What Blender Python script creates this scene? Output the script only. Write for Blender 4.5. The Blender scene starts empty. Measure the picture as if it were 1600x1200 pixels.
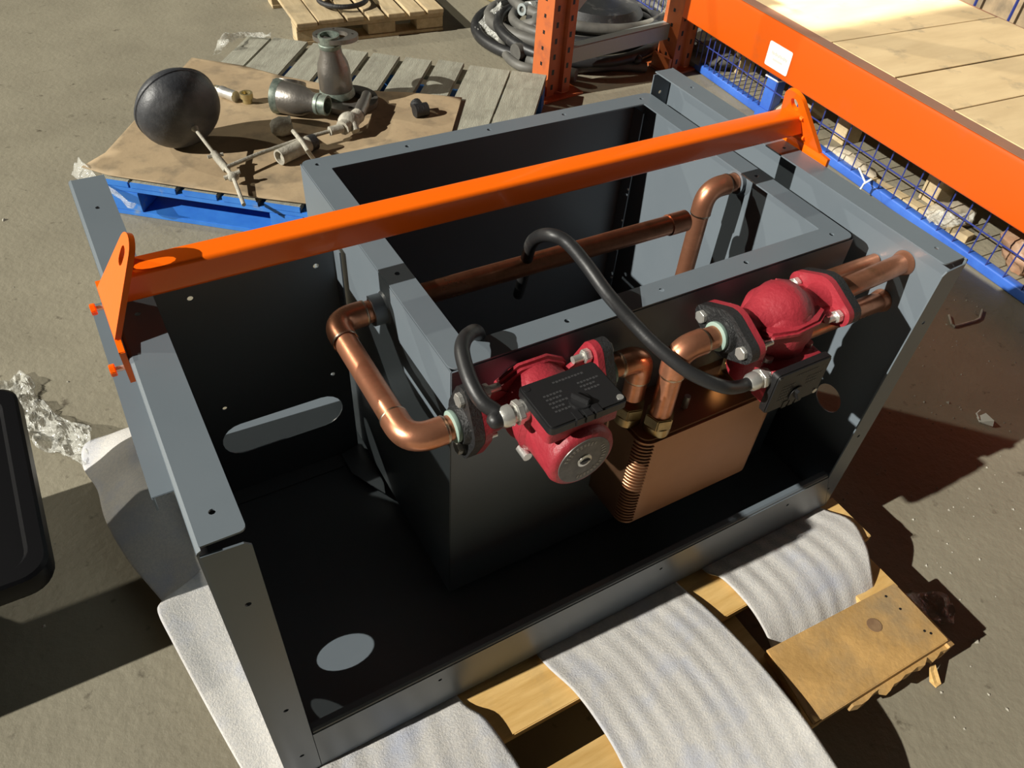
import bpy, bmesh, math, random
from mathutils import Vector as V, Matrix, noise
from mathutils.geometry import delaunay_2d_cdt
random.seed(7)
S = 1.4                       # one build unit (width of the steel enclosure) in metres
SC = bpy.context.scene; COL = SC.collection
# ------------------------------------------------------------------ camera
CP = V((0.01783843, -0.42624059, 1.10469403)); YAW, PIT, ROL, FPX, PX, PY = 0.598880463, 0.802098450, 0.102243999, 1215.54747, 14.95020545, 38.66750316
_f = V((math.sin(YAW)*math.cos(PIT), math.cos(YAW)*math.cos(PIT), -math.sin(PIT)))
_r = V((math.cos(YAW), -math.sin(YAW), 0)); _u = _r.cross(_f)
RX = _r*math.cos(ROL) + _u*math.sin(ROL); UX = -_r*math.sin(ROL) + _u*math.cos(ROL)
cam = bpy.data.objects.new('camera', bpy.data.cameras.new('camera')); COL.objects.link(cam)
cam.matrix_world = Matrix(((RX.x, UX.x, -_f.x, CP.x*S), (RX.y, UX.y, -_f.y, CP.y*S), (RX.z, UX.z, -_f.z, CP.z*S), (0, 0, 0, 1)))
cam.data.sensor_width = 36; cam.data.lens = FPX*36/1600
cam.data.shift_x = -PX/1600; cam.data.shift_y = PY/1600; cam.data.clip_start = .02
SC.camera = cam
# ------------------------------------------------------------------ light
SC.view_settings.view_transform = 'Standard'; SC.view_settings.look = 'None'; SC.view_settings.gamma = 1
SC.view_settings.use_curve_mapping = False; SC.view_settings.exposure = 0.0
w = bpy.data.worlds.new('hall'); SC.world = w; w.use_nodes = True
w.node_tree.nodes['Background'].inputs[0].default_value = (1.0, .9, .75, 1); w.node_tree.nodes['Background'].inputs[1].default_value = .014
def sun(name, d, e, col, ang):
    L = bpy.data.lights.new(name, 'SUN'); L.energy = e; L.color = col; L.angle = math.radians(ang)
    o = bpy.data.objects.new(name, L); COL.objects.link(o); o.rotation_euler = V(d).to_track_quat('-Z', 'Y').to_euler(); o.location = -V(d).normalized()*6; return o
sun('hall_floodlight', (1, -.040, -.60), 5.8, (1, .965, .87), .5)
sun('distant_hall_light', (.68, -.73, -.62), 1.05, (1, .95, .80), 1.0)
def beam_light(name, loc, target, sx, sy, e, col, rz=0):
    L = bpy.data.lights.new(name, 'AREA'); L.shape = 'RECTANGLE'; L.size = sx*S; L.size_y = sy*S; L.spread = math.radians(1.5); L.energy = e; L.color = col
    o = bpy.data.objects.new(name, L); COL.objects.link(o); d = V(target)-V(loc)
    q = d.to_track_quat('-Z', 'Y'); o.rotation_euler = q.to_euler(); o.location = V(loc)*S; return o
beam_light('shelf_patch_lamp', (2.5, 2.66, 4.2), (2.5, 1.80, .25), .80, 1.05, 13, (1, .95, .8))  # added narrow rectangular lamp for the bright patch on the shelf boards, source unseen
def B(px, py, ax, val):       # a point of the scene plane X, Y or Z = val seen at a pixel
    d = RX*((px-800-PX)/FPX) - UX*((py-600-PY)/FPX) + _f; i = 'XYZ'.index(ax)
    return CP + d*((val-CP[i])/d[i])
F = -.11; H = .541; D = .64
# ------------------------------------------------------------------ materials
def mat(name, col, rough=.5, metal=0, spec=.5, col2=None, scale=8, detail=4, mixpos=(.35, .65), bump=0, bscale=60, grain=None, rough2=None, coat=0, trans=0, emit=None, dirt=None, island=0):
    m = bpy.data.materials.new(name); m.use_nodes = True; nt = m.node_tree; N = nt.nodes; L = nt.links; b = N['Principled BSDF']
    b.inputs['Base Color'].default_value = (*col, 1); b.inputs['Roughness'].default_value = rough; b.inputs['Metallic'].default_value = metal
    b.inputs['Specular IOR Level'].default_value = spec; b.inputs['Coat Weight'].default_value = coat
    tc = N.new('ShaderNodeTexCoord'); mp = N.new('ShaderNodeMapping'); L.new(tc.outputs['Object'], mp.inputs[0])
    if grain: mp.inputs['Scale'].default_value = grain
    out = None
    def noi(sc, de, src=None):
        n = N.new('ShaderNodeTexNoise'); n.inputs['Scale'].default_value = sc; n.inputs['Detail'].default_value = de; n.inputs['Roughness'].default_value = .6
        L.new(src or mp.outputs[0], n.inputs['Vector']); return n.outputs['Fac']
    if col2:
        n = noi(scale, detail); r = N.new('ShaderNodeMapRange'); r.inputs[1].default_value, r.inputs[2].default_value = mixpos; L.new(n, r.inputs[0])
        mx = N.new('ShaderNodeMix'); mx.data_type = 'RGBA'; L.new(r.outputs[0], mx.inputs[0]); mx.inputs[6].default_value = (*col, 1); mx.inputs[7].default_value = (*col2, 1)
        out = mx.outputs[2]
        if rough2 is not None:
            rr = N.new('ShaderNodeMapRange'); L.new(r.outputs[0], rr.inputs[0]); rr.inputs[3].default_value = rough; rr.inputs[4].default_value = rough2; L.new(rr.outputs[0], b.inputs['Roughness'])
    if dirt:
        n = noi(dirt[1], 6, tc.outputs['Object']); r = N.new('ShaderNodeMapRange'); r.inputs[1].default_value, r.inputs[2].default_value = dirt[2]; L.new(n, r.inputs[0])
        mx = N.new('ShaderNodeMix'); mx.data_type = 'RGBA'; L.new(r.outputs[0], mx.inputs[0])
        if out: L.new(out, mx.inputs[6])
        else: mx.inputs[6].default_value = (*col, 1)
        mx.inputs[7].default_value = (*dirt[0], 1); out = mx.outputs[2]
    if island:
        oi = N.new('ShaderNodeObjectInfo'); hv = N.new('ShaderNodeHueSaturation'); r = N.new('ShaderNodeMapRange'); L.new(oi.outputs['Random'], r.inputs[0])
        r.inputs[3].default_value = 1-island; r.inputs[4].default_value = 1+island; L.new(r.outputs[0], hv.inputs['Value'])
        if out: L.new(out, hv.inputs['Color'])
        else: hv.inputs['Color'].default_value = (*col, 1)
        out = hv.outputs[0]
    if out: L.new(out, b.inputs['Base Color'])
    if bump:
        n = noi(bscale, 5); bp_ = N.new('ShaderNodeBump'); bp_.inputs['Strength'].default_value = bump; bp_.inputs['Distance'].default_value = .01; L.new(n, bp_.inputs['Height']); L.new(bp_.outputs[0], b.inputs['Normal'])
    if trans:
        t = N.new('ShaderNodeBsdfTranslucent'); t.inputs[0].default_value = (*col, 1); ms = N.new('ShaderNodeMixShader'); ms.inputs[0].default_value = trans
        L.new(b.outputs[0], ms.inputs[1]); L.new(t.outputs[0], ms.inputs[2]); L.new(ms.outputs[0], N['Material Output'].inputs[0])
    return m
M = {}
M['steel'] = mat('grey_powder_coat', (.132, .158, .182), .34, spec=.5, col2=(.142, .168, .192), scale=5, bump=.02, bscale=500)
M['orange'] = mat('orange_gloss_paint', (1.0, .155, .004), .28, spec=.5, coat=.3, bump=.03, bscale=90)
M['rack_orange'] = mat('rack_orange_paint', (.56, .080, .001), .38, dirt=((.46, .08, .01), 6, (.6, .75)))
M['post_orange'] = mat('worn_orange_paint', (.52, .13, .035), .5, dirt=((.28, .08, .04), 9, (.5, .75)), island=.05)
M['copper'] = mat('copper', (.76, .34, .20), .27, metal=.82, col2=(.52, .22, .125), scale=14, rough2=.4, bump=.05, bscale=40, dirt=((.42, .2, .1), 25, (.55, .75)))
M['solder'] = mat('solder', (.62, .56, .46), .35, metal=1, col2=(.62, .34, .2), scale=60)
M['brass'] = mat('brass', (.55, .40, .2), .35, metal=1, col2=(.35, .27, .14), scale=30)
M['exch'] = mat('exchanger_skin', (.36, .19, .105), .42, metal=1, col2=(.44, .25, .15), scale=5, rough2=.52)
M['red'] = mat('red_cast_paint', (.30, .022, .034), .42, bump=.25, bscale=120, col2=(.35, .032, .045), scale=12)
M['black'] = mat('black_plastic', (.012, .012, .013), .42, bump=.05, bscale=120)
M['tubblack'] = mat('matt_black_plastic', (.004, .004, .005), .4, spec=.12)
M['knotwood'] = mat('dark_knot', (.30, .19, .10), .6, col2=(.22, .13, .07), scale=40)
M['dullbrown'] = mat('dull_brown_ledge', (.34, .15, .085), .5, col2=(.28, .14, .09), scale=7)  # duller, browner tone for the top strip of the rack beams
M['castblack'] = mat('black_cast_iron', (.012, .012, .013), .5, bump=.5, bscale=140, spec=.6)
M['rubber'] = mat('black_rubber', (.018, .018, .019), .45, bump=.06, bscale=100, dirt=((.06, .058, .055), 20, (.55, .7)))
M['zinc'] = mat('zinc_plated', (.72, .71, .67), .3, metal=.75, bump=.1, bscale=80)
M['greenzinc'] = mat('greenish_seal', (.27, .37, .32), .5)
M['label'] = mat('nameplate', (.10, .095, .09), .4, metal=.4, col2=(.16, .15, .14), scale=60)
M['lettering'] = mat('nameplate_print', (.33, .31, .29), .5)
M['faintprint'] = mat('raised_print', (.045, .045, .047), .4)
M['pale'] = mat('pale_sticker', (.85, .84, .78), .5, col2=(.78, .77, .72), scale=20)
M['greyprint'] = mat('grey_print', (.55, .55, .52), .6)
M['wood'] = mat('pine', (.72, .47, .18), .6, col2=(.58, .35, .11), scale=5, grain=(1, 9, 9), bump=.15, bscale=30, dirt=((.40, .27, .13), 6, (.5, .75)), island=.08)
M['woodx'] = mat('pine_worn', (.60, .36, .13), .6, col2=(.44, .26, .09), scale=4, grain=(3, 3, 3), bump=.2, bscale=25, dirt=((.33, .23, .12), 7, (.45, .7)))
M['woodpale'] = mat('pale_pine', (.58, .46, .28), .7, col2=(.46, .35, .2), scale=5, grain=(7, 1.2, 7), bump=.15, bscale=30, dirt=((.34, .27, .17), 7, (.5, .75)), island=.1)
M['woodgrey'] = mat('weathered_wood', (.34, .335, .27), .8, col2=(.26, .25, .2), scale=5, grain=(9, 1.2, 9), bump=.3, bscale=30, dirt=((.2, .19, .15), 10, (.52, .75)), island=.1)
M['blue'] = mat('blue_paint', (.03, .17, .62), .5, col2=(.05, .24, .72), scale=8, dirt=((.25, .32, .42), 14, (.6, .75)))
M['cageblue'] = mat('cage_blue_paint', (.035, .11, .46), .35, col2=(.05, .15, .55), scale=8)
M['wireblue'] = mat('wire_blue', (.03, .045, .22), .45)
M['ply'] = mat('shelf_plywood', (.80, .60, .34), .65, col2=(.70, .51, .28), scale=3, grain=(1, 4, 1), bump=.04, dirt=((.42, .32, .2), 7, (.58, .75)), island=.05)
M['card'] = mat('cardboard', (.42, .31, .185), .8, col2=(.34, .25, .15), scale=4, bump=.2, bscale=14, dirt=((.2, .155, .1), 9, (.5, .75)))
M['ball'] = mat('float_rubber', (.035, .037, .043), .45, col2=(.10, .10, .105), scale=9, mixpos=(.45, .75), bump=.2, bscale=60)
M['chalky'] = mat('limescaled_metal', (.46, .43, .36), .7, col2=(.30, .28, .23), scale=30, bump=.4, bscale=90)
M['bronze'] = mat('grey_bronze', (.20, .185, .165), .38, metal=.75, col2=(.26, .24, .215), scale=6, bump=.15, bscale=60)
M['verdigris'] = mat('oxidised_ring', (.13, .17, .145), .45, metal=.5, col2=(.3, .34, .29), scale=40)
M['brassy'] = mat('dull_brass', (.50, .42, .22), .4, metal=.8)
M['galv'] = mat('galvanised', (.38, .42, .42), .5, metal=.4)
M['plastwhite'] = mat('white_plastic', (.80, .80, .74), .5)
M['foam'] = mat('packing_foam', (.70, .67, .63), .6, spec=.3, col2=(.60, .585, .57), scale=150, detail=2, bump=.3, bscale=260, trans=.15, dirt=((.52, .54, .62), 7, (.5, .7)))
M['hosegrey'] = mat('grey_rubber', (.085, .082, .075), .55, col2=(.14, .135, .12), scale=9)
M['paper'] = mat('crumpled_paper', (.40, .34, .25), .8, col2=(.5, .44, .34), scale=9, bump=.4, bscale=20)
M['sack'] = mat('brown_wrapped_bundle', (.30, .15, .085), .5, col2=(.45, .3, .2), scale=9, bump=.4, bscale=20)
# concrete
def concrete():
    m = mat('concrete', (.285, .258, .190), .62, spec=.4, col2=(.225, .202, .148), scale=3.0, detail=8, mixpos=(.3, .72), bump=.28, bscale=38, dirt=((.085, .07, .048), 20, (.63, .76)))
    return m
M['concrete'] = concrete()
def film(name, col, tr):
    m = bpy.data.materials.new(name); m.use_nodes = True; nt = m.node_tree; N = nt.nodes; L = nt.links; b = N['Principled BSDF']
    b.inputs['Base Color'].default_value = (*col, 1); b.inputs['Roughness'].default_value = .16; b.inputs['Specular IOR Level'].default_value = 1.0
    t = N.new('ShaderNodeBsdfTransparent'); ms = N.new('ShaderNodeMixShader'); ms.inputs[0].default_value = tr
    L.new(b.outputs[0], ms.inputs[1]); L.new(t.outputs[0], ms.inputs[2]); L.new(ms.outputs[0], N['Material Output'].inputs[0])
    tc = N.new('ShaderNodeTexCoord'); n = N.new('ShaderNodeTexNoise'); n.inputs['Scale'].default_value = 38; n.inputs['Detail'].default_value = 3; L.new(tc.outputs['Object'], n.inputs['Vector'])
    bp_ = N.new('ShaderNodeBump'); bp_.inputs['Strength'].default_value = .9; bp_.inputs['Distance'].default_value = .02; L.new(n.outputs['Fac'], bp_.inputs['Height']); L.new(bp_.outputs[0], b.inputs['Normal'])
    return m
M['film'] = film('clear_stretch_film', (.8, .8, .74), .74)
M['filmdark'] = film('thin_clear_film', (.4, .33, .27), .6)
# ------------------------------------------------------------------ geometry helpers (build units)
class G:
    def __init__(s): s.v = []; s.f = []
    def add(s, vs, fs):
        o = len(s.v); s.v += [V(p) for p in vs]; s.f += [tuple(i+o for i in f) for f in fs]; return s
    def box(s, lo, hi, R=None, c=None):
        x0, y0, z0 = lo; x1, y1, z1 = hi
        vs = [V((x, y, z)) for z in (z0, z1) for y in (y0, y1) for x in (x0, x1)]
        if R: c = V(c or (0, 0, 0)); vs = [R @ (p-c) + c for p in vs]
        return s.add(vs, [(0, 2, 3, 1), (4, 5, 7, 6), (0, 1, 5, 4), (2, 6, 7, 3), (0, 4, 6, 2), (1, 3, 7, 5)])
    def prism(s, poly, d):              # poly: list of 3d points, extruded by vector d
        n = len(poly); d = V(d); vs = [V(p) for p in poly] + [V(p)+d for p in poly]
        return s.add(vs, [tuple(range(n))[::-1], tuple(range(n, 2*n))] + [(i, (i+1) % n, n+(i+1) % n, n+i) for i in range(n)])
    def rev(s, p0, p1, prof, n=24, caps=True):   # prof: list of (t along axis in units from p0, radius)
        p0 = V(p0); ax = (V(p1)-p0).normalized(); a = ax.orthogonal().normalized(); b = ax.cross(a)
        vs = []
        for t, r in prof:
            for k in range(n):
                an = 2*math.pi*k/n; vs.append(p0 + ax*t + (a*math.cos(an)+b*math.sin(an))*max(r, 1e-5))
        m = len(prof); fs = [(i*n+k, i*n+(k+1) % n, (i+1)*n+(k+1) % n, (i+1)*n+k) for i in range(m-1) for k in range(n)]
        if caps: fs += [tuple(range(n))[::-1], tuple(range((m-1)*n, m*n))]
        return s.add(vs, fs)
    def cyl(s, p0, p1, r0, r1=None, n=20):
        L = (V(p1)-V(p0)).length; return s.rev(p0, p1, [(0, r0), (L, r0 if r1 is None else r1)], n)
    def pipe(s, p0, p1, r, ri, n=24):      # open ended tube with a wall
        L = (V(p1)-V(p0)).length; return s.rev(p0, p1, [(.012, ri), (0, ri), (0, r), (L, r), (L, ri), (L-.012, ri)], n)
    def tube(s, pts, r, n=14, closed=False, radii=None, caps=True):
        pts = [V(p) for p in pts]; m = len(pts); tan = []
        for i in range(m):
            a = pts[(i-1) % m] if (closed or i > 0) else pts[i]; b = pts[(i+1) % m] if (closed or i < m-1) else pts[i]; tan.append((b-a).normalized())
        nrm = tan[0].orthogonal().normalized(); vs = []
        for i in range(m):
            t = tan[i]; nrm = (nrm - t*nrm.dot(t)); nrm = nrm.normalized() if nrm.length > 1e-6 else t.orthogonal().normalized(); bn = t.cross(nrm); rr = radii[i] if radii else r
            for k in range(n): an = 2*math.pi*k/n; vs.append(pts[i] + (nrm*math.cos(an)+bn*math.sin(an))*rr)
        fs = [((i % m)*n+k, (i % m)*n+(k+1) % n, ((i+1) % m)*n+(k+1) % n, ((i+1) % m)*n+k) for i in range(m if closed else m-1) for k in range(n)]
        if caps and not closed: fs += [tuple(range(n))[::-1], tuple(range((m-1)*n, m*n))]
        return s.add(vs, fs)
    def plate(s, outline, holes, t, o, u, v):   # outline 2d, holes lists 2d, thickness t along u x v
        o, u, v = V(o), V(u), V(v); nn = u.cross(v).normalized()
        c = bpy.data.curves.new('tmp', 'CURVE'); c.dimensions = '2D'; c.fill_mode = 'BOTH'; c.extrude = .5
        for lp in [outline]+list(holes):
            sp = c.splines.new('POLY'); sp.points.add(len(lp)-1)
            for q, p in zip(sp.points, lp): q.co = (p[0]*10, p[1]*10, 0, 1)
            sp.use_cyclic_u = True
        ob = bpy.data.objects.new('tmp', c); me = bpy.data.meshes.new_from_object(ob)
        vs = [o + u*(q.co.x/10) + v*(q.co.y/10) + nn*(q.co.z*t) for q in me.vertices]
        s.add(vs, [tuple(p.vertices) for p in me.polygons])
        bpy.data.objects.remove(ob); bpy.data.meshes.remove(me); bpy.data.curves.remove(c); return s
    def grid(s, rows, thick=0):
        m, n = len(rows), len(rows[0]); vs = [p for r in rows for p in r]
        return s.add(vs, [(i*n+j, i*n+j+1, (i+1)*n+j+1, (i+1)*n+j) for i in range(m-1) for j in range(n-1)])
    def ball(s, c, rx, ry=None, rz=None, n=24, m=14, R=None):
        ry = ry or rx; rz = rz or rx; c = V(c); vs = []; fs = []
        for i in range(m+1):
            th = math.pi*i/m
            for k in range(n):
                p = V((rx*math.sin(th)*math.cos(2*math.pi*k/n), ry*math.sin(th)*math.sin(2*math.pi*k/n), rz*math.cos(th))); vs.append(c + (R @ p if R else p))
        fs = [(i*n+k, (i+1)*n+k, (i+1)*n+(k+1) % n, i*n+(k+1) % n) for i in range(m) for k in range(n)]
        return s.add(vs, fs)
    def hexa(s, p0, p1, r): return s.cyl(p0, p1, r, n=6)
def arc(cx, cy, r, a0, a1, n=6): return [(cx+r*math.cos(math.radians(a0+(a1-a0)*i/n)), cy+r*math.sin(math.radians(a0+(a1-a0)*i/n))) for i in range(n+1)]
def circ(cx, cy, r, n=16): return [(cx+r*math.cos(2*math.pi*i/n), cy+r*math.sin(2*math.pi*i/n)) for i in range(n)]
def rrect(x0, y0, x1, y1, r, n=5):
    return arc(x1-r, y1-r, r, 0, 90, n)+arc(x0+r, y1-r, r, 90, 180, n)+arc(x0+r, y0+r, r, 180, 270, n)+arc(x1-r, y0+r, r, 270, 360, n)
def spline(pts, n=8):
    pts = [V(p) for p in pts]; P = [pts[0]*2-pts[1]]+pts+[pts[-1]*2-pts[-2]]; out = []
    for i in range(1, len(P)-2):
        for k in range(n):
            t = k/n; a, b, c, d = P[i-1], P[i], P[i+1], P[i+2]
            out.append(.5*((2*b)+(c-a)*t+(2*a-5*b+4*c-d)*t*t+(3*b-a-3*c+d)*t*t*t))
    return out+[pts[-1]]
def thing(name, label, cat, loc=(0, 0, 0), rot=None, group=None, kind=None):
    o = bpy.data.objects.new(name, None); COL.objects.link(o); o.empty_display_size = .05
    o.location = V(loc)*S
    if rot is not None: o.rotation_euler = rot
    if label: o['label'] = label
    if cat: o['category'] = cat
    if group: o['group'] = group
    if kind: o['kind'] = kind
    o['_l'] = [*loc]; return o
def mesh(name, g, m, bevel=0, smooth=35, off=(0, 0, 0), sub=0, merge=False):
    me = bpy.data.meshes.new(name); off = V(off); me.from_pydata([(p-off)*S for p in g.v], [], g.f); me.validate()
    bm = bmesh.new(); bm.from_mesh(me)
    if merge: bmesh.ops.remove_doubles(bm, verts=bm.verts, dist=1e-5)
    bmesh.ops.recalc_face_normals(bm, faces=bm.faces)
    if bevel:
        es = [e for e in bm.edges if len(e.link_faces) == 2 and e.calc_face_angle(0) > .6]
        bmesh.ops.bevel(bm, geom=es, offset=bevel*S, segments=2, affect='EDGES', clamp_overlap=True)
    bm.to_mesh(me); bm.free()
    if smooth:
        me.polygons.foreach_set('use_smooth', [True]*len(me.polygons)); me.set_sharp_from_angle(angle=math.radians(smooth))
    me.materials.append(M[m]); return me
def part(name, g, m, parent=None, world=True, label=None, cat=None, group=None, kind=None, mods=None, **k):
    """world=True: coordinates are scene coordinates; otherwise they are local to the thing"""
    off = V((0, 0, 0)); p = parent
    if world:
        while p is not None: off += V(p.get('_l', (0, 0, 0))); p = p.parent
    o = bpy.data.objects.new(name, mesh(name, g, m, off=off, **k) if isinstance(g, G) else g); COL.objects.link(o); o.parent = parent
    if label: o['label'] = label
    if cat: o['category'] = cat
    if group: o['group'] = group
    if kind: o['kind'] = kind
    if mods: mods(o)
    return o
def solid(t, sub=0):
    def f(o):
        a = o.modifiers.new('s', 'SOLIDIFY'); a.thickness = t*S; a.offset = 0
        if sub: b = o.modifiers.new('b', 'SUBSURF'); b.levels = b.render_levels = sub
    return f
def copyof(o, parent, name=None, loc=None, rot=None):
    c = o.copy(); COL.objects.link(c); c.parent = parent
    if loc is not None: c.location = V(loc)*S
    if rot is not None: c.rotation_euler = rot
    return c
X, Y, Z = V((1, 0, 0)), V((0, 1, 0)), V((0, 0, 1))
# ================================================================== setting
g = G(); n = 90
rows = []
for j in range(n+1):
    r = []
    for i in range(n+1):
        x = -14+30*i/n; y = -12+30*j/n; r.append(V((x, y, F)))
    rows.append(r)
g.grid(rows); part('floor', g, 'concrete', kind='structure', smooth=0)
# hall walls far outside the frame, which close the hall
for nm, lo, hi in (('wall_back', (-14, 18, F), (16, 18.2, 7)), ('wall_right', (16, -12, F), (16.2, 18, 7))):
    part(nm, G().box(lo, hi), 'galv', kind='structure', smooth=0)
# ================================================================== enclosure
T = .0022
enc = thing('steel_enclosure', 'open-fronted grey powder-coated steel enclosure with folded flanges, standing on a pallet over packing foam', 'enclosure')
fl = .043
# base tray
part('base_tray', G().box((0, 0, 0), (1, .70, T)), 'steel', enc, smooth=0)
lip = part('front_lip', G().plate([(.0438, .0), (.9980, .0), (.9562, .103), (.0438, .103)], [circ(.22, .078, .003, 10), circ(.60, .078, .003, 10), circ(.87, .078, .003, 10)], T, (0, 0, 0), X, Z), 'steel', enc)
g = G(); pr = [(0, .1025), (.001, .1065), (.004, .109), (.012, .1092)]; prn = [(0+T, .1025), (T+.001, .1055), (.0045, .109-T), (.012, .1092-T)]
ring = pr+prn[::-1]
g.prism([(.045, y, z) for y, z in ring], (.91, 0, 0)); part('lip_fold', g, 'steel', lip)
def side(x0, sgn, holes, lab):
    """sgn=+1: flange turns towards +X (left wall)"""
    sp = part('side_panel', G().plate([(0, .0), (D, .0), (D, H-.003), (0, H-.003)], holes, T, (x0, 0, 0), Y, Z), 'steel', enc, label=lab)
    fx = lambda a: x0 + sgn*a
    hol = [circ(fx(.022), y, .0032, 10) for y in (.035, .33, .56)]
    r = .006
    ol = [(fx(.003), .004), (fx(fl-r), .004)] + [(fx(fl-r+r*math.sin(math.radians(a))), .004+r-r*math.cos(math.radians(a))) for a in (30, 60, 90)] + [(fx(fl), D-.002), (fx(.003), D-.002)]
    part('top_flange', G().plate(ol, hol, T, (0, 0, H), X, Y), 'steel', sp)
    g = G(); a = [(fx(T*.5*-1+.0), H-.004), (fx(-T*.5+.001), H-.001), (fx(.0035), H+T*.5)]; b = [(fx(.0035), H-T*.5), (fx(T*.6), H-.0025), (fx(T*.5), H-.004)]
    g.prism([(x, 0.0, z) for x, z in a+b], (0, D, 0)); part('folded_edge', g, 'steel', sp)
    # front flange, leaving a slit below the top flange
    ol = [(fx(.001), .0), (fx(fl), .103), (fx(fl), H-.016), (fx(fl-.006), H-.010), (fx(.001), H-.007)]
    if sgn > 0: ol = [(fx(.001), .0), (fx(fl), .0), (fx(fl), H-.016), (fx(fl-.006), H-.010), (fx(.001), H-.007)]
    part('front_flange', G().plate(ol, [circ(fx(.024), z, .0032, 10) for z in (.06, .20, .44)], T, (0, 0, 0), X, Z), 'steel', sp)
    part('back_flange', G().plate([(fx(.001), 0), (fx(fl), 0), (fx(fl), H-.006), (fx(.001), H-.006)], [circ(fx(.022), H-.04, .0035, 10)], T, (0, D, 0), X, Z), 'steel', sp)
    return sp
side(0, 1, [circ(.141, .0805, .0265, 28)], 'left side panel with a round hole low down')
side(1, -1, [circ(.088, .197, .026, 28)], 'right side panel that the copper pipes run into')
# outer ledge on the left wall (grip channel)
g = G(); a = B(140, 477, 'Z', .45); b = B(240, 778, 'Z', .45)
g.box((-.026, .154, .45-T), (-.001, .496, .45)); g.box((-.026, .154, .428), (-.026+T, .496, .45-T)); part('outer_ledge', g, 'steel', enc, bevel=.0006)
# back panel with slot
ybp = .50
slot = arc(.280-.036, .126, .034, -90, 90, 10)+arc(.074+.036, .126, .034, 90, 270, 10)
bpanel = part('back_panel', G().plate([(.003, .003), (.297, .003), (.297, .452), (.003, .452)], [slot, circ(.091, .419, .0042, 12), circ(.267, .42, .0042, 12), circ(.269, .204, .0036, 12), circ(.094, .203, .0036, 12)], T, (0, ybp, 0), X, Z), 'steel', enc)
part('panel_flange', G().box((.295, ybp-.028, .30), (.297, ybp, .452)), 'steel', bpanel)
part('panel_foot', G().box((.003, ybp-.03, .0035), (.297, ybp, .006)), 'steel', bpanel)
# foot bracket beside the tank
g = G(); g.prism([(.262, .49, .014), (.303, .50, .014), (.303, .395, .014), (.296, .372, .014), (.262, .44, .014)], (0, 0, T)); g.box((.262, .44, T), (.264, .49, .014)); g.box((.30, .395, T), (.303, .50, .014))
part('foot_bracket', g, 'steel', enc, smooth=0)
# ================================================================== tank
x1, x2, y1, y2, zt, zb = .305, .953, .141, .642, .502, .03
tank = thing('open_tank', 'open-topped grey steel tank with a drilled rim, set inside the enclosure', 'tank', (x1, y1, T+.0005))
part('tank_wall', G().plate([(x1, zb), (x2, zb), (x2, zt-.003), (x1, zt-.003)], [], T, (0, y1, 0), X, Z), 'steel', tank, smooth=0)
part('tank_wall', G().plate([(x1, zb), (x2, zb), (x2, zt-.003), (x1, zt-.003)], [], T, (0, y2-T, 0), X, Z), 'steel', tank, smooth=0)
part('tank_wall', G().plate([(y1, zb), (y2, zb), (y2, zt-.003), (y1, zt-.003)], [circ(.334, .452, .0155, 20)], T, (x1, 0, 0), Y, Z), 'steel', tank, smooth=0)
part('tank_wall', G().plate([(y1, zb), (y2, zb), (y2, zt-.003), (y1, zt-.003)], [], T, (x2-T, 0, 0), Y, Z), 'steel', tank, smooth=0)
part('tank_bottom', G().box((x1, y1, zb), (x2, y2, zb+T)).box((x1+.02, y1+.02, .003), (x2-.02, y1+.05, zb)).box((x1+.02, y2-.05, .003), (x2-.02, y2-.02, zb)), 'steel', tank, smooth=0)
rw = .035; hs = []
for x in (.325, .47, .615, .76, .925): hs += [circ(x, y1+.017, .0036, 12), circ(x, y2-.017, .0036, 12)]
for y in (.33, .49): hs += [circ(x1+.018, y, .0036, 12), circ(x2-.018, y, .0036, 12)]
part('rim_flange', G().plate(rrect(x1-.0008, y1-.0008, x2+.0008, y2+.0008, .012), [rrect(x1+rw, y1+rw, x2-rw, y2-rw, .002, 2)]+hs, T, (0, 0, zt), X, Y), 'steel', tank, bevel=.0004)
# inner stiffening strip and small rivets near the back right corner
part('corner_strip', G().box((x2-.030, y2-.032, zb), (x2-.0275, y2-.004, zt-.02)), 'steel', tank, smooth=0)
for k in range(5): part('rivet', G().ball((x2-.0345+.004, y2-.03, .12+.07*k), .0025, n=8, m=5), 'zinc', tank)
part('pipe_sleeve', G().rev((x1-.020, .334, .452), (x1, .334, .452), [(0, .0158), (0, .0205), (.016, .0205), (.020, .024)], 24, False), 'steel', tank)
part('pipe_sleeve', G().rev((x2-.016, .372, .470), (x2-.002, .372, .470), [(0, .0155), (0, .0195), (.008, .0195), (.014, .028)], 24, False), 'steel', tank)
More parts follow.
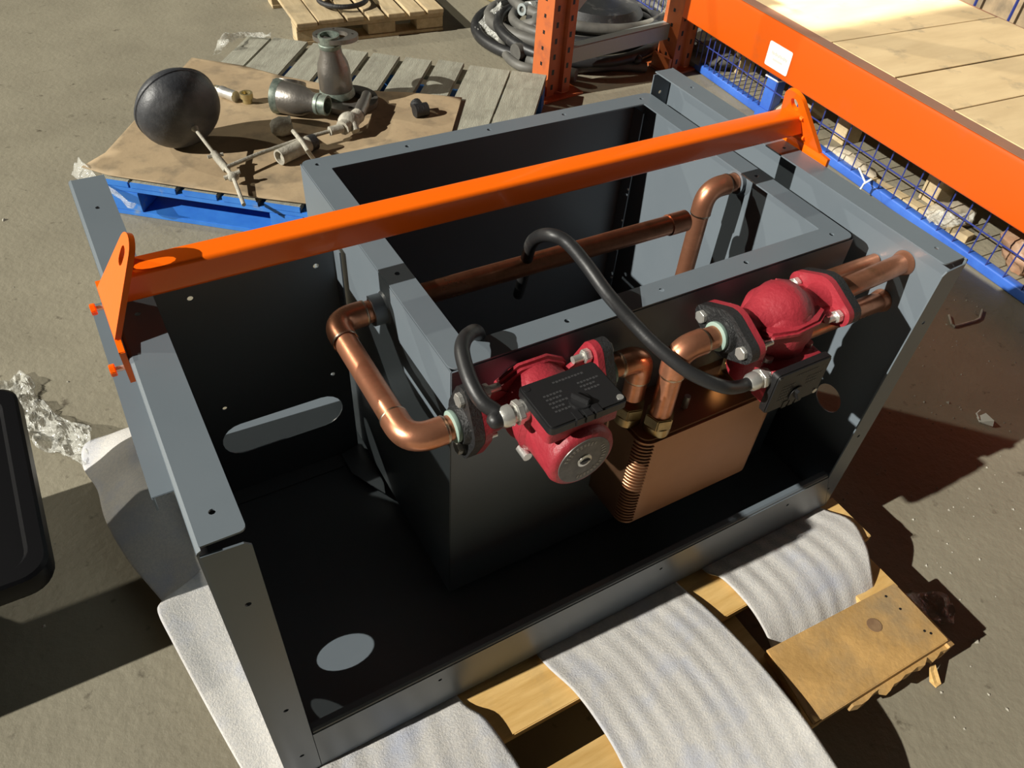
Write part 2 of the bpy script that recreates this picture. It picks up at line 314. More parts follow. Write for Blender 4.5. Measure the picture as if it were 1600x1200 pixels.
# ================================================================== lifting beam
lb = thing('lifting_beam', 'bright orange square-tube lifting beam with an eye plate at each end, across the enclosure', 'lifting beam', (0, .335, .51))
g = G(); sec = rrect(.318, .566, .352, .600, .005, 4)
nn_ = len(sec); xs_ = [(z-.552)*.5-.002 for y, z in sec]; g.add([(xs_[i], y, z) for i, (y, z) in enumerate(sec)]+[(1-xs_[i], y, z) for i, (y, z) in enumerate(sec)], [tuple(range(nn_)), tuple(range(nn_, 2*nn_))]+[(i, (i+1) % nn_, nn_+(i+1) % nn_, nn_+i) for i in range(nn_)]); part('square_tube', g, 'orange', lb, smooth=40)
def lug(sx, x0):
    t = .006; g = G()
    up = V((sx*.47, 0, .883)).normalized()     # leans inwards above the fold
    o = V((x0, .330, .552))
    hw = .048
    R_ = .021; top = .075
    pts = [(-hw, 0), (hw, 0)] + arc(0, top, R_, 12, 168, 10)
    hole = arc(0, top, .0075, 0, 180, 6)+arc(0, top-.007, .0075, 180, 360, 6)
    g.plate(pts, [hole], t, o, Y, up)
    p = part('eye_plate', g, 'orange', lb, bevel=.0008)
    f = G().plate([(-.066, -.044), (-.066, -.002), (-hw, .0), (hw, 0), (.066, -.002), (.066, -.044), (.05, -.046), (.02, -.030), (-.02, -.030), (-.05, -.046)], [circ(-.055, -.028, .0042, 10), circ(.055, -.028, .0042, 10)], t, o, Y, Z)
    part('foot_plate', f, 'orange', p, bevel=.0008)
    w_ = G().tube([o+up*.012+X*sx*.004+Y*a for a in (-.017, .0, .017)], .0035, 8); w_.tube([o+up*.05+X*sx*.004+Y*a for a in (-.017, .0, .017)], .003, 8)
    part('weld_bead', w_, 'orange', p)
    return p
lug(1, -.0045); lug(-1, 1.0045)
for yy in (.275, .385):
    g = G().cyl((-.016, yy, .522), (-.004, yy, .522), .003, n=10); g2 = G().hexa((-.022, yy, .522), (-.016, yy, .522), .0070)
    b_ = part('bolt', g, 'zinc', lb); part('bolt_head', g2, 'orange', b_, bevel=.0008)
# ================================================================== copper pipes
PR = .0150
def elbow(p0, c, p1, r=PR, n=10):   # sweep from p0 to p1 around corner c
    p0, c, p1 = V(p0), V(c), V(p1); out = []
    for i in range(n+1):
        t = i/n; out.append(p0*(1-t)**2+c*2*t*(1-t)+p1*t*t)
    return out
def run(name, label, pts, r=PR, er=.030, sockets=True, openend=(False, False)):
    pts = [V(p) for p in pts]; th = thing(name, label, 'pipe', pts[-1])
    segs = []; cur = pts[0]
    for i in range(1, len(pts)-1):
        a, c, b = pts[i-1], pts[i], pts[i+1]; d0 = (c-a).normalized(); d1 = (b-c).normalized()
        s0 = c-d0*er; s1 = c+d1*er
        segs.append(('p', cur, s0)); segs.append(('e', s0, c, s1, d0, d1)); cur = s1
    segs.append(('p', cur, pts[-1]))
    for s_ in segs:
        if s_[0] == 'p' and (s_[2]-s_[1]).length > .004: part('pipe', G().pipe(s_[1], s_[2], r, r*.86), 'copper', th)
        if s_[0] == 'e':
            path = [s_[1]-s_[4]*.012]+elbow(s_[1], s_[2], s_[3])+[s_[3]+s_[5]*.012]
            e = part('elbow', G().tube(path, r*1.13, 24), 'copper', th)
            for q, d in ((s_[1]-s_[4]*.012, s_[4]), (s_[3]+s_[5]*.012, s_[5])):
                part('solder_ring', G().rev(q-d*.0025, q+d*.0025, [(0, r), (.0015, r*1.13), (.0035, r*1.15), (.005, r*1.1)], 24, False), 'solder', e)
    return th
run('copper_pipe', 'U-shaped copper pipe from the tank wall to the front left red pump', [(x1-.006, .334, .452), (.2345, .334, .452), (.2345, .103, .455), (.289, .103, .455)])
th = run('copper_pipe', 'straight open-ended copper pipe lying across the inside of the tank', [(x1+.002, .338, .452), (.812, .340, .448)])
part('collar', G().pipe((.780, .340, .448), (.814, .340, .448), PR*1.12, PR*.9), 'copper', th)
run('copper_pipe', 'copper pipe bending down from the tank end wall', [(x2-.006, .372, .470), (.878, .372, .470), (.878, .372, zb+.02)])
run('copper_pipe', 'short copper elbow pipe between the front left pump and the copper heat exchanger', [(.501, .105, .455), (.556, .105, .455), (.556, .105, .385)], er=.024)
run('copper_pipe', 'copper elbow pipe from the right red pump down to the heat exchanger', [(.640, .072, .482), (.581, .072, .482), (.581, .072, .372)], er=.026)
th = run('copper_pipe', 'upper copper pipe from the right red pump to the side panel', [(.856, .072, .482), (.9965, .078, .484)])
part('pipe_collar', G().rev((.988, .078, .4838), (.9985, .078, .484), [(0, PR), (.002, PR*1.08), (.010, PR*1.25)], 24, False), 'copper', th)
th = run('copper_pipe', 'lower copper pipe running into the side panel under the right pump', [(.9965, .082, .413), (.745, .082, .413), (.745, .105, .345)], er=.024)
part('pipe_collar', G().rev((.986, .082, .413), (.9985, .082, .413), [(0, PR), (.002, PR*1.08), (.012, PR*1.2)], 24, False), 'copper', th)
th = run('copper_pipe', 'thin copper stub pipe behind the right pump', [(.9965, .120, .462), (.86, .120, .462)], r=.010)
# ================================================================== heat exchanger
ex0, ex1, ey0, ey1, ez0, ez1 = .545, .800, .052, .165, .155, .342
hx = thing('heat_exchanger', 'block-shaped brazed copper heat exchanger below the two red pumps', 'heat exchanger', (ex0, ey0, ez0))
g = G(); npl = 26
prof = rrect(ex0, ey0, ex1, ey1, .020, 6)
g.prism([(x, y, ez0) for x, y in prof], (0, 0, ez1-ez0)); part('plate_pack', g, 'exch', hx, bevel=.004, smooth=50)
g = G()
for k in range(npl):
    z = ez0+.010+(ez1-ez0-.02)*k/(npl-1)
    pp = [(x+math.copysign(.0009, x-(ex0+ex1)/2), y+math.copysign(.0009, y-(ey0+ey1)/2)) for x, y in prof if x < ex0+.03 and y < ey0+.022]
    g.tube([(x, y, z) for x, y in pp], .0011, 6)
part('plate_edge', g, 'exch', hx, kind='stuff')
for (x, y) in ((.556, .105), (.581, .072), (.745, .105)):
    pt = part('port', G().cyl((x, y, ez1-.002), (x, y, ez1+.012), .019, n=28), 'brass', hx)
    part('union_nut', G().hexa((x, y, ez1+.010), (x, y, ez1+.030), .0205), 'brass', pt, bevel=.0015)
part('mounting_stud', G().cyl((.640, .085, ez1-.002), (.640, .085, ez1+.022), .0045, n=12), 'zinc', hx)
for x in (ex0+.03, ex1-.03): part('mounting_leg', G().box((x-.008, ey1-.012, .003), (x+.008, ey1-.006, ez0+.03)), 'steel', hx)
# ================================================================== circulator pumps
def pump(label, loc, rot):
    t = thing('circulator_pump', label, 'pump', loc, rot)
    L2 = .079
    W = dict(world=False)
    # volute and necks
    g = G(); prof = [(0, .026), (.012, .022), (.028, .021), (.045, .030), (.062, .041), (.079, .045), (.096, .041), (.113, .027), (.126, .018), (.146, .020), (.158, .026)]
    g.rev((-L2, 0, 0), (L2, 0, 0), prof, 32)
    v = part('volute', g, 'red', t, smooth=60, **W)
    g = G().rev((0, .030, 0), (0, -.046, 0), [(0, .020), (.004, .034), (.020, .047), (.050, .050), (.058, .047), (.076, .047)], 32)
    part('volute_chamber', g, 'red', v, smooth=40, **W)
    g = G().prism([(-.034, -.046, .012), (.030, -.046, .012), (.034, -.006, .012), (-.030, .004, .012)], (0, 0, .026)); part('casting_boss', g, 'red', v, bevel=.004, **W)
    g = G().prism([(-.060, -.004, .020), (-.052, .0, .040), (-.020, .004, .052), (.020, .006, .050), (.046, .004, .036), (.046, .004, .018)], (0, .012, 0)); part('casting_ridge', g, 'red', v, bevel=.004, **W)
    g = G().prism([(.006, -.030, -.020), (.040, -.030, -.012), (.046, .020, -.010), (.012, .028, -.020)], (0, 0, -.024)); part('casting_boss', g, 'red', v, bevel=.006, **W)
    for sx in (-1, 1):
        for sz in (-1, 1): part('volute_rib', G().prism([(sx*.074, -.003, sz*.018), (sx*.074, -.003, sz*.044), (sx*.045, -.003, sz*.032), (sx*.030, -.003, sz*.020)], (0, .006, 0)), 'red', v, **W)
    for sx in (-1, 1):
        ol = arc(0, .038, .0165, 20, 160, 8)+arc(0, 0, .033, 150, 210, 4)+arc(0, -.038, .0165, 200, 340, 8)+arc(0, 0, .033, -30, 30, 4)
        part('flange', G().plate(ol, [], .009, (sx*(L2-.001), 0, 0), Y, Z), 'red', v, bevel=.0015, **W)
        bf = part('counter_flange', G().plate(ol, [], .013, (sx*(L2+.0105), 0, 0), Y, Z), 'castblack', t, bevel=.003, **W)
        part('flange_neck', G().rev((sx*(L2+.014), 0, 0), (sx*(L2+.030), 0, 0), [(0, .027), (.006, .024), (.010, .0225)], 24), 'castblack', bf, **W)
        part('sealing_ring', G().rev((sx*(L2+.024), 0, 0), (sx*(L2+.031), 0, 0), [(0, .0185), (.0015, .0195), (.0055, .0195), (.007, .0165)], 24), 'greenzinc', bf, **W)
        for sz in (-1, 1):
            z = sz*.039
            b = part('flange_bolt', G().cyl((sx*(L2-.030), 0, z), (sx*(L2+.018), 0, z), .0048, n=12), 'zinc', t, **W)
            part('hex_head', G().hexa((sx*(L2+.0165), 0, z), (sx*(L2+.0235), 0, z), .0092), 'zinc', b, bevel=.001, **W)
            part('hex_nut', G().hexa((sx*(L2-.016), 0, z), (sx*(L2-.0065), 0, z), .0090), 'zinc', b, bevel=.001, **W)
    # motor
    g = G().rev((0, -.040, 0), (0, -.108, 0), [(0, .046), (.004, .048), (.010, .044), (.012, .042), (.052, .0425), (.060, .043), (.065, .0405), (.068, .036)], 40)
    mo = part('motor_housing', g, 'red', t, smooth=40, **W)
    mp = part('nameplate_ring', G().rev((0, -.1075, 0), (0, -.1090, 0), [(0, .034), (.0015, .0335)], 36), 'label', mo, **W)
    part('vent_screw', G().rev((0, -.1085, 0), (0, -.1105, 0), [(0, .0095), (.0015, .009), (.002, .006)], 20), 'zinc', mo, **W)
    part('screw_slot', G().box((-.0065, -.1115, -.0012), (.0065, -.1105, .0012)).rev((0, -.1103, 0), (0, -.1106, 0), [(0, .0055), (.0003, .0055)], 16), 'black', mo, **W)
    g = G()
    for k in range(26):
        a = math.radians(-70+k*10.5); r = .0262
        if 9 < k < 12: continue
        c = V((math.sin(a)*r, -.1093, math.cos(a)*r)); R = Matrix.Rotation(a, 3, 'Y')
        g.box(c+V((-.0012, 0, -.0022-(k % 3)*.0007)), c+V((.0014, .0004, .0022)), R, c)
    part('nameplate_print', g, 'lettering', mp, kind='stuff', **W)
    for sx in (-1, 1):
        for sz in (-1, 1): part('housing_screw', G().cyl((sx*.036, -.034, sz*.036), (sx*.036, -.052, sz*.036), .006, n=12), 'zinc', mo, **W)
    # terminal box on +z
    bz = .036
    g = G().prism([(x, y, bz) for x, y in rrect(-.046, -.098, .046, -.040, .006, 3)], (0, 0, .022)); tb = part('terminal_box', g, 'red', t, bevel=.001, **W)
    g = G().prism([(x, y, bz+.021) for x, y in rrect(-.049, -.105, .049, -.036, .006, 3)], (0, 0, .013)); lid = part('terminal_lid', g, 'black', tb, bevel=.002, **W)
    zl = bz+.034
    g = G().rev((.0, -.084, zl-.001), (.0, -.084, zl+.002), [(0, .0125), (.003, .0125)], 20).box((-.0025, -.0945, zl), (.0025, -.0735, zl+.008), Matrix.Rotation(.5, 3, 'Z'), (0, -.084, zl)); part('speed_switch', g, 'black', lid, bevel=.0006, **W)
    part('lid_screw', G().cyl((.042, -.098, zl-.002), (.042, -.098, zl+.001), .004, n=12), 'zinc', lid, **W)
    part('lid_screw', G().cyl((-.042, -.044, zl-.002), (-.042, -.044, zl+.0005), .004, n=12), 'black', lid, **W)
    g = G()
    for (xx, yy, ww) in ((-.032, -.062, .026), (-.032, -.068, .022), (-.032, -.074, .026), (-.032, -.080, .018), (-.032, -.086, .024), (.012, -.060, .028), (.012, -.066, .022), (-.012, -.048, .04), (.014, -.072, .022)):
        for q in range(int(ww/.004)): g.box((xx+q*.004, yy-.0012-(q % 2)*.0006, zl), (xx+q*.004+.0027, yy+.0012, zl+.0003))
    part('raised_print', g, 'faintprint', lid, kind='stuff', **W)
    for k in range(3): part('lid_clip', G().box((-.018+.012*k, -.1065, zl-.010), (-.009+.012*k, -.093, zl+.0008)), 'black', lid, bevel=.0006, **W)
    # cable gland on -x side
    gz = bz+.013
    gl = part('cable_gland', G().rev((-.044, -.052, gz), (-.078, -.052, gz), [(0, .0105), (.004, .0125), (.010, .0125), (.012, .010), (.020, .010), (.021, .0125), (.030, .012), (.034, .0095)], 18), 'zinc', tb, **W)
    part('gland_nut', G().hexa((-.052, -.052, gz), (-.060, -.052, gz), .0145), 'zinc', gl, bevel=.001, **W)
    return t
P1 = V((.395, .103, .455)); P2 = V((.748, .072, .482))
pump('red circulating pump at front left with its black terminal lid facing up', P1, (0, 0, 0))
pump('red circulating pump at right, hanging with its black lid facing forward', P2, (math.radians(90), 0, 0))
# flexible cable conduits
gl1 = P1+V((-.078, -.052, .049)); gl2 = P2+V((-.078, -.049, -.052))
def hose(name, label, pts, r, m='rubber', cat='hose', group=None, n=10):
    sp = spline(pts, n); o = part(name, G().tube(sp, r, 16), m, None, label=label, cat=cat, group=group, smooth=60); return o
hose('cable_conduit', 'short black rubber cable conduit looping from the front left pump over the tank rim', [gl1+X*.006, gl1-X*.006, B(776, 645, 'Z', .506), B(754, 628, 'Z', .513), B(738, 602, 'Z', .522), B(727, 572, 'Z', .53), B(722, 545, 'Z', .535), B(729, 526, 'Z', .532), B(745, 519, 'Z', .517), V((.375, .200, .46)), V((.39, .205, .36)), V((.40, .21, .12))], .0088)
hose('cable_conduit', 'long black rubber cable conduit rising from the right pump and arching into the tank', [gl2+X*.006, gl2-X*.012, B(1130, 604, 'Z', .452), B(1080, 583, 'Z', .468), B(1030, 545, 'Z', .486), B(990, 505, 'Z', .502), B(950, 460, 'Z', .525), B(915, 412, 'Z', .545), B(885, 378, 'Z', .56), B(858, 367, 'Z', .56), B(836, 373, 'Z', .53), B(826, 392, 'Z', .49), B(818, 430, 'Z', .40), B(810, 460, 'Z', .30)], .0088)
# ================================================================== main pallet
pz = -.006
pal = thing('wooden_pallet', 'yellow pine pallet under the steel enclosure and packing foam', 'pallet', (.5, .25, F))
def slat(x0, x1_, y0, y1_, zt_, th_=.017, par=None, m='wood', nm='slat', lab=None):
    return part(nm, G().box((x0, y0, zt_-th_), (x1_, y1_, zt_)), m, par, bevel=.0015, smooth=0, label=lab)
slat(.035, 1.03, -.088, .008, pz, par=pal)
slat(.035, .690, -.262, -.146, pz-.010, par=pal)
for y0 in (.07, .20, .33, .46, .59): slat(.035, 1.03, y0, y0+.10, pz, par=pal)
# worn end board: split lower edge
g = G(); bx0, bx1 = .706, .985
top_ = [(bx0, -.163), (bx1+.005, -.176), (bx1+.001, -.292), (.90, -.290), (.80, -.288), (bx0-.020, -.286)]
g.prism([(x, y, pz-.018) for x, y in top_], (0, 0, .018)); part('slat', g, 'woodx', pal, bevel=.0015, smooth=0, label='worn right end board with a knot and scratches')
g = G(); c = V((.895, -.215, pz+.0006))
g.rev(c, c+Z*.0004, [(0, .0125), (.0004, .0125)], 14); part('knot', g, 'knotwood', pal)
for q, (x, y) in enumerate(((.955, -.187), (.958, -.215), (.962, -.262), (.968, -.270))): part('nail_hole', G().rev((x, y, pz-.0001), (x, y, pz+.0006), [(0, .0023), (.0007, .0023)], 7), 'black', pal)
g = G(); random.seed(3)
lo = [(.775+.225*k/16, -.290-random.uniform(0, .010)-.003*(k % 2), pz-.022-random.uniform(0, .016)) for k in range(17)]
for a, b in zip(lo[:-1], lo[1:]): g.prism([(a[0], -.270, pz-.0185), (b[0], -.270, pz-.0185), (b[0], b[1], pz-.0185), (a[0], a[1], pz-.0185)], (0, 0, min(a[2], b[2])-pz+.012))
g.box((.985, -.300, pz-.05), (1.0, -.262, pz-.014), Matrix.Rotation(.3, 3, 'Y'), (.99, -.28, -.03)); part('split_edge', g, 'woodx', pal, smooth=0)
for x0 in (.045, .46, .93):
    slat(x0, x0+.085, -.27, .70, pz-.0275, .017, pal, 'wood', 'bearer')
    for y0 in (-.25, .15, .57): part('block', G().box((x0, y0, F), (x0+.085, y0+.10, pz-.045)), 'wood', pal, bevel=.001, smooth=0)
slat(.655, .715, -.285, -.08, pz-.020, .014, pal, 'wood', 'bearer')
# ================================================================== foam sheets
def sheetgrid(name, label, rows_px, m='foam', nu=26, sub=6, wave=.0025, wfreq=60, thick=.0022, world_rows=False, noise_amp=.002, cat='packing foam', group=None, bow=0):
    """rows: list of (left point, right point) world points; splined along the rows"""
    Ls = spline([a for a, b in rows_px], sub); Rs = spline([b for a, b in rows_px], sub); rows = []
    for i, (a, b) in enumerate(zip(Ls, Rs)):
        r = []
        for j in range(nu+1):
            t = j/nu; p = a.lerp(b, t); s_ = (b-a).length*t
            p = p+Z*(wave*(.35+.9*abs(noise.noise(p*9+V((3, 0, 0)))))*math.sin(s_*wfreq*2*math.pi*.35+i*.05+1.2*noise.noise(p*6)) + bow*math.sin(math.pi*t) + noise_amp*noise.noise(p*14))
            r.append(p)
        rows.append(r)
    return part(name, G().grid(rows), m, None, label=label, cat=cat, group=group, mods=solid(thick), smooth=180)
sheetgrid('foam_sheet', 'wavy white packing foam strip draped over the pallet front, middle and longest', [(V((.385, .12, -.004)), V((.655, .12, -.004))), (B(838, 1022, 'Z', -.003), B(1052, 905, 'Z', -.003)), (B(898, 1082, 'Z', .004), B(1120, 965, 'Z', .006)), (B(942, 1142, 'Z', .002), B(1190, 1040, 'Z', .012)), (B(975, 1202, 'Z', -.006), B(1250, 1115, 'Z', .012)), (B(1010, 1290, 'Z', -.03), B(1312, 1205, 'Z', .004)), (B(1040, 1400, 'Z', -.06), B(1370, 1300, 'Z', -.03))], nu=60, wave=.0009, wfreq=95)
sheetgrid('foam_sheet', 'wavy white packing foam strip hanging down behind the worn end board, right', [(V((.715, .12, -.004)), V((.985, .12, -.004))), (B(1095, 887, 'Z', -.003), B(1272, 787, 'Z', -.003)), (B(1128, 905, 'Z', .002), B(1328, 812, 'Z', .004)), (B(1168, 945, 'Z', -.004), B(1352, 850, 'Z', .002)), (B(1192, 982, 'Z', -.022), B(1362, 895, 'Z', -.018)), (B(1206, 1016, 'Z', -.045), B(1366, 935, 'Z', -.05)), (B(1210, 1050, 'Z', -.075), B(1366, 965, 'Z', -.075))], nu=60, wave=.0013, wfreq=80)
sheetgrid('foam_sheet', 'white packing foam strip at the front left corner of the enclosure', [(V((.02, .12, -.0045)), V((.24, .12, -.0045))), (B(470, 1232, 'Z', -.003), B(716, 1090, 'Z', -.003)), (B(480, 1290, 'Z', .004), B(757, 1122, 'Z', .006)), (B(490, 1340, 'Z', .002), B(792, 1168, 'Z', .004)), (B(500, 1400, 'Z', -.01), B(818, 1212, 'Z', -.004)), (B(500, 1500, 'Z', -.04), B(850, 1300, 'Z', -.03))], nu=50, wave=.0009, wfreq=80)
sheetgrid('foam_sheet', 'bright foam flap sticking out left of the enclosure front corner', [(B(252, 941, 'Z', .000), V((.03, .40, -.006))), (B(247, 958, 'Z', .008), V((.03, .36, -.006))), (B(270, 1005, 'Z', .006), V((.03, .29, -.006))), (B(315, 1090, 'Z', -.003), V((.03, .20, -.006))), (B(362, 1175, 'Z', -.012), V((.03, .12, -.006))), (B(410, 1260, 'Z', -.02), V((.03, .05, -.006))), (B(450, 1350, 'Z', -.03), V((.03, -.02, -.02)))], nu=30, wave=.0015, wfreq=45)
sheetgrid('foam_sheet', 'shaded foam flap bulging out below the outer ledge on the left', [(B(215, 662, 'Z', -.05), V((.02, .68, -.010))), (B(140, 690, 'Z', -.075), V((.02, .62, -.010))), (B(130, 728, 'Z', -.085), V((.02, .58, -.010))), (B(152, 765, 'Z', -.060), V((.02, .53, -.010))), (B(166, 815, 'Z', -.045), V((.02, .48, -.010))), (B(200, 875, 'Z', -.04), V((.02, .42, -.010))), (B(246, 930, 'Z', -.035), V((.02, .37, -.010))), (B(290, 985, 'Z', -.035), V((.02, .30, -.010)))], nu=30, wave=.0014, wfreq=30, noise_amp=.012, bow=.012)
# ================================================================== crumpled films
def crumple(name, label, top, bot, z, amp, m='film', nu=30, nv=14, cat='plastic film', seed=0, thick=.0008, freq=22):
    A = spline(top, max(2, nu//(len(top)-1))); C = spline(bot, max(2, nu//(len(bot)-1))); k_ = min(len(A), len(C)); rows = []
    for i in range(k_):
        a, b = A[i], C[i]; r = []
        for j in range(nv+1):
            p = a.lerp(b, j/nv); q = p*freq+V((seed, seed*2, 0)); h = abs(noise.noise(q))*1.4+abs(noise.noise(q*2.3))*.8
            r.append(V((p.x+noise.noise(q+V((9, 0, 0)))*amp*.6, p.y+noise.noise(q+V((0, 9, 0)))*amp*.6, max(F+.002, p.z+h*amp))))
        rows.append(r)
    return part(name, G().grid(rows), m, None, label=label, cat=cat, mods=solid(thick), smooth=40)
crumple('stretch_film', 'crumpled clear plastic film trailing on the floor at left of the foam', [B(-60, 600, 'Z', F), B(0, 605, 'Z', F), B(38, 590, 'Z', F), B(80, 645, 'Z', F), B(148, 674, 'Z', -.08)], [B(-60, 640, 'Z', F), B(0, 668, 'Z', F), B(45, 695, 'Z', F), B(100, 714, 'Z', F), B(138, 728, 'Z', -.08)], F, .020, seed=2, nu=56, nv=30, freq=30)
crumple('stretch_film', 'dark clear film tail on the floor right of the pallet corner', [B(1400, 925, 'Z', -.06), B(1440, 928, 'Z', F), B(1475, 930, 'Z', F), B(1492, 960, 'Z', F)], [B(1420, 945, 'Z', -.06), B(1438, 962, 'Z', F), B(1460, 975, 'Z', F), B(1485, 978, 'Z', F)], F, .012, 'filmdark', 18, 8, seed=5)
# ================================================================== blue pallet with weathered slats
NB = V((.05, 1.67, 0)); vv = V((.78, -.626, 0)).normalized(); uu = V((.626, .78, 0)).normalized(); zb_ = -.010
bp_ = thing('blue_pallet', 'blue-painted pallet with weathered grey deck slats, carrying cardboard and old fittings', 'pallet', (NB.x, NB.y, F), (0, 0, math.atan2(vv.y, vv.x)))
def lb_(name, lo, hi, m, bevel=.0015): return part(name, G().box(lo, hi), m, bp_, world=False, bevel=bevel, smooth=0)
hz = zb_-F; PL, PD = 1.05, 1.0
for a, b in ((.0, .080), (.086, .208), (.228, .318), (.334, .428), (.446, .540), (.560, .652), (.672, .762), (.784, .925), (.930, PL)):
    o = lb_('slat', (a, .004, hz-.014), (b, PD+random.uniform(-.01, .01), hz), 'woodgrey')
    part('slat_end', G().box((a, -.001, hz-.014), (b, .004, hz-.0005)), 'blue', o, world=False, smooth=0)
for y0 in (0, .45, .90):
    lb_('bearer', (0, y0, hz-.028), (PL, y0+.09, hz-.0145), 'blue' if y0 == 0 else 'woodgrey')
    lb_('bottom_board', (0, y0, 0.0), (PL, y0+.09, .014), 'blue')
    for x0 in (0, .455, .95): lb_('block', (x0, y0, .0145), (x0+(.10 if x0 != .455 else .09), y0+.088, hz-.0285), 'blue')
# cardboard sheet
cz = zb_+.001
card_px = [(128, 262), (165, 240), (300, 92), (380, 104), (440, 120), (560, 142), (640, 146), (722, 154), (706, 207), (600, 300), (530, 325), (420, 312), (300, 296), (170, 274)]
cb = [B(x, y, 'Z', cz+.004) for x, y in card_px]
def inpoly(p, poly):
    c = False; n_ = len(poly)
    for i in range(n_):
        a, b = poly[i], poly[i-1]
        if (a.y > p.y) != (b.y > p.y) and p.x < (b.x-a.x)*(p.y-a.y)/(b.y-a.y)+a.x: c = not c
    return c
pts2 = [V((p.x, p.y)) for p in cb]; ne = len(pts2)
for i in range(60):
    for j in range(60):
        p = V((-.1+1.4*i/60+random.uniform(-.008, .008), 1.1+1.5*j/60+random.uniform(-.008, .008)))
        if inpoly(p, cb) and min((p-V((q.x, q.y))).length for q in cb) > .02: pts2.append(p)
r_ = delaunay_2d_cdt(pts2, [(i, (i+1) % ne) for i in range(ne)], [], 1, 1e-5)
g = G(); vs = []
for p in r_[0]:
    q = V((p.x, p.y, 0)); h = .004*noise.noise(q*5)+.002*abs(noise.noise(q*17)); vs.append(V((p.x, p.y, cz+.006+max(h, -.002))))
g.add(vs, [tuple(f) for f in r_[2]]); part('cardboard_sheet', g, 'card', None, label='dirty creased brown cardboard sheet spread over the blue pallet', cat='cardboard', mods=solid(.003), smooth=60)
CZ = cz+.010
# float ball valve
FS = .90
fb = thing('float_valve', 'black rubber float ball on a limescaled metal rod with valve linkage, on the cardboard', 'float valve', (*B(285, 222, 'Z', CZ).xy, CZ))
bc = B(279, 170, 'Z', CZ+.105); ax = (B(345, 250, 'Z', CZ+.04)-bc).normalized()
Rb = ax.to_track_quat('Z', 'Y').to_matrix()
g = G().ball(bc, .112, .112, .078, 40, 22, Rb); fbp = part('float_ball', g, 'ball', fb, smooth=60)
c0 = bc-ax*.012; g = G().rev(c0-ax*.006, c0+ax*.006, [(0, .1105), (.003, .1135), (.009, .1135), (.012, .1105)], 48, False); part('seam', g, 'ball', fbp)
rs = bc+ax*.075; j1 = B(344, 252, 'Z', CZ+.035)
part('float_hub', G().rev(rs-ax*.004, rs+ax*.012, [(0, .012), (.006, .010), (.016, .006)], 14), 'chalky', fb)
part('float_rod', G().cyl(rs, j1, .0048, n=10), 'chalky', fb)
part('clamp_joint', G().cyl(j1-ax*.03, j1+ax*.032, .0105, n=12).cyl(j1-ax*.022-X*.02+Y*.0, j1-ax*.022+X*.02, .005, n=8), 'chalky', fb)
j2 = B(364, 276, 'Z', CZ+.022); part('float_rod', G().cyl(j1, j2, .006, n=10).cyl(j2, B(381, 320, 'Z', CZ+.012), .0052, n=10), 'chalky', fb)
part('clamp_joint', G().ball(j2, .016, .013, .013, 12, 8).cyl(j2-X*.022, j2+X*.02+Z*.01, .006, n=8), 'chalky', fb)
v1 = B(515, 205, 'Z', CZ+.03); part('lever_arm', G().tube([B(352, 262, 'Z', CZ+.03), B(405, 240, 'Z', CZ+.03), B(468, 218, 'Z', CZ+.03), v1], .0055, 10), 'chalky', fb)
v2 = B(560, 178, 'Z', CZ+.04)
g = G().ball(B(545, 190, 'Z', CZ+.034), .032, .026, .028, 16, 10).cyl(B(535, 200, 'Z', CZ+.03), B(560, 180, 'Z', CZ+.035), .021, n=12).cyl(B(556, 205, 'Z', CZ+.02), B(548, 180, 'Z', CZ+.05), .012, n=10).cyl(v1, B(535, 200, 'Z', CZ+.03), .013, n=10)
vb = part('valve_body', g, 'chalky', fb, smooth=40)
part('valve_stem', G().cyl(B(560, 180, 'Z', CZ+.035), B(568, 162, 'Z', CZ+.035), .0185, n=14).cyl(B(568, 162, 'Z', CZ+.035), B(573, 149, 'Z', CZ+.035), .0155, n=14), 'bronze', vb)
# limescaled cup, pipe stub and tie rod
cu = thing('cup_fitting', 'limescaled cup-shaped fitting at the end of a tie strap', 'fitting', (*B(440, 205, 'Z', CZ).xy, CZ))
c = B(441, 200, 'Z', CZ+.022); part('cup_bowl', G().rev(c+V((-.03, .01, 0)), c+V((.03, -.005, .006)), [(0, .012), (.008, .022), (.03, .028), (.05, .024), (.060, .026), (.058, .018)], 18), 'chalky', cu, smooth=60)
part('tie_strap', G().tube([B(458, 205, 'Z', CZ+.03), B(472, 222, 'Z', CZ+.05), B(480, 235, 'Z', CZ+.05), B(491, 250, 'Z', CZ+.012)], .006, 8), 'chalky', cu)
cu = thing('pipe_stub', 'short limescaled pipe stub with a dark open end', 'pipe', (*B(460, 235, 'Z', CZ).xy, CZ))
part('stub_pipe', G().pipe(B(436, 246, 'Z', CZ+.022), B(484, 224, 'Z', CZ+.022), .021, .016, 18), 'chalky', cu)
part('stub_end', G().cyl(B(482, 225, 'Z', CZ+.022), B(492, 221, 'Z', CZ+.022), .0215, n=18), 'castblack', cu)
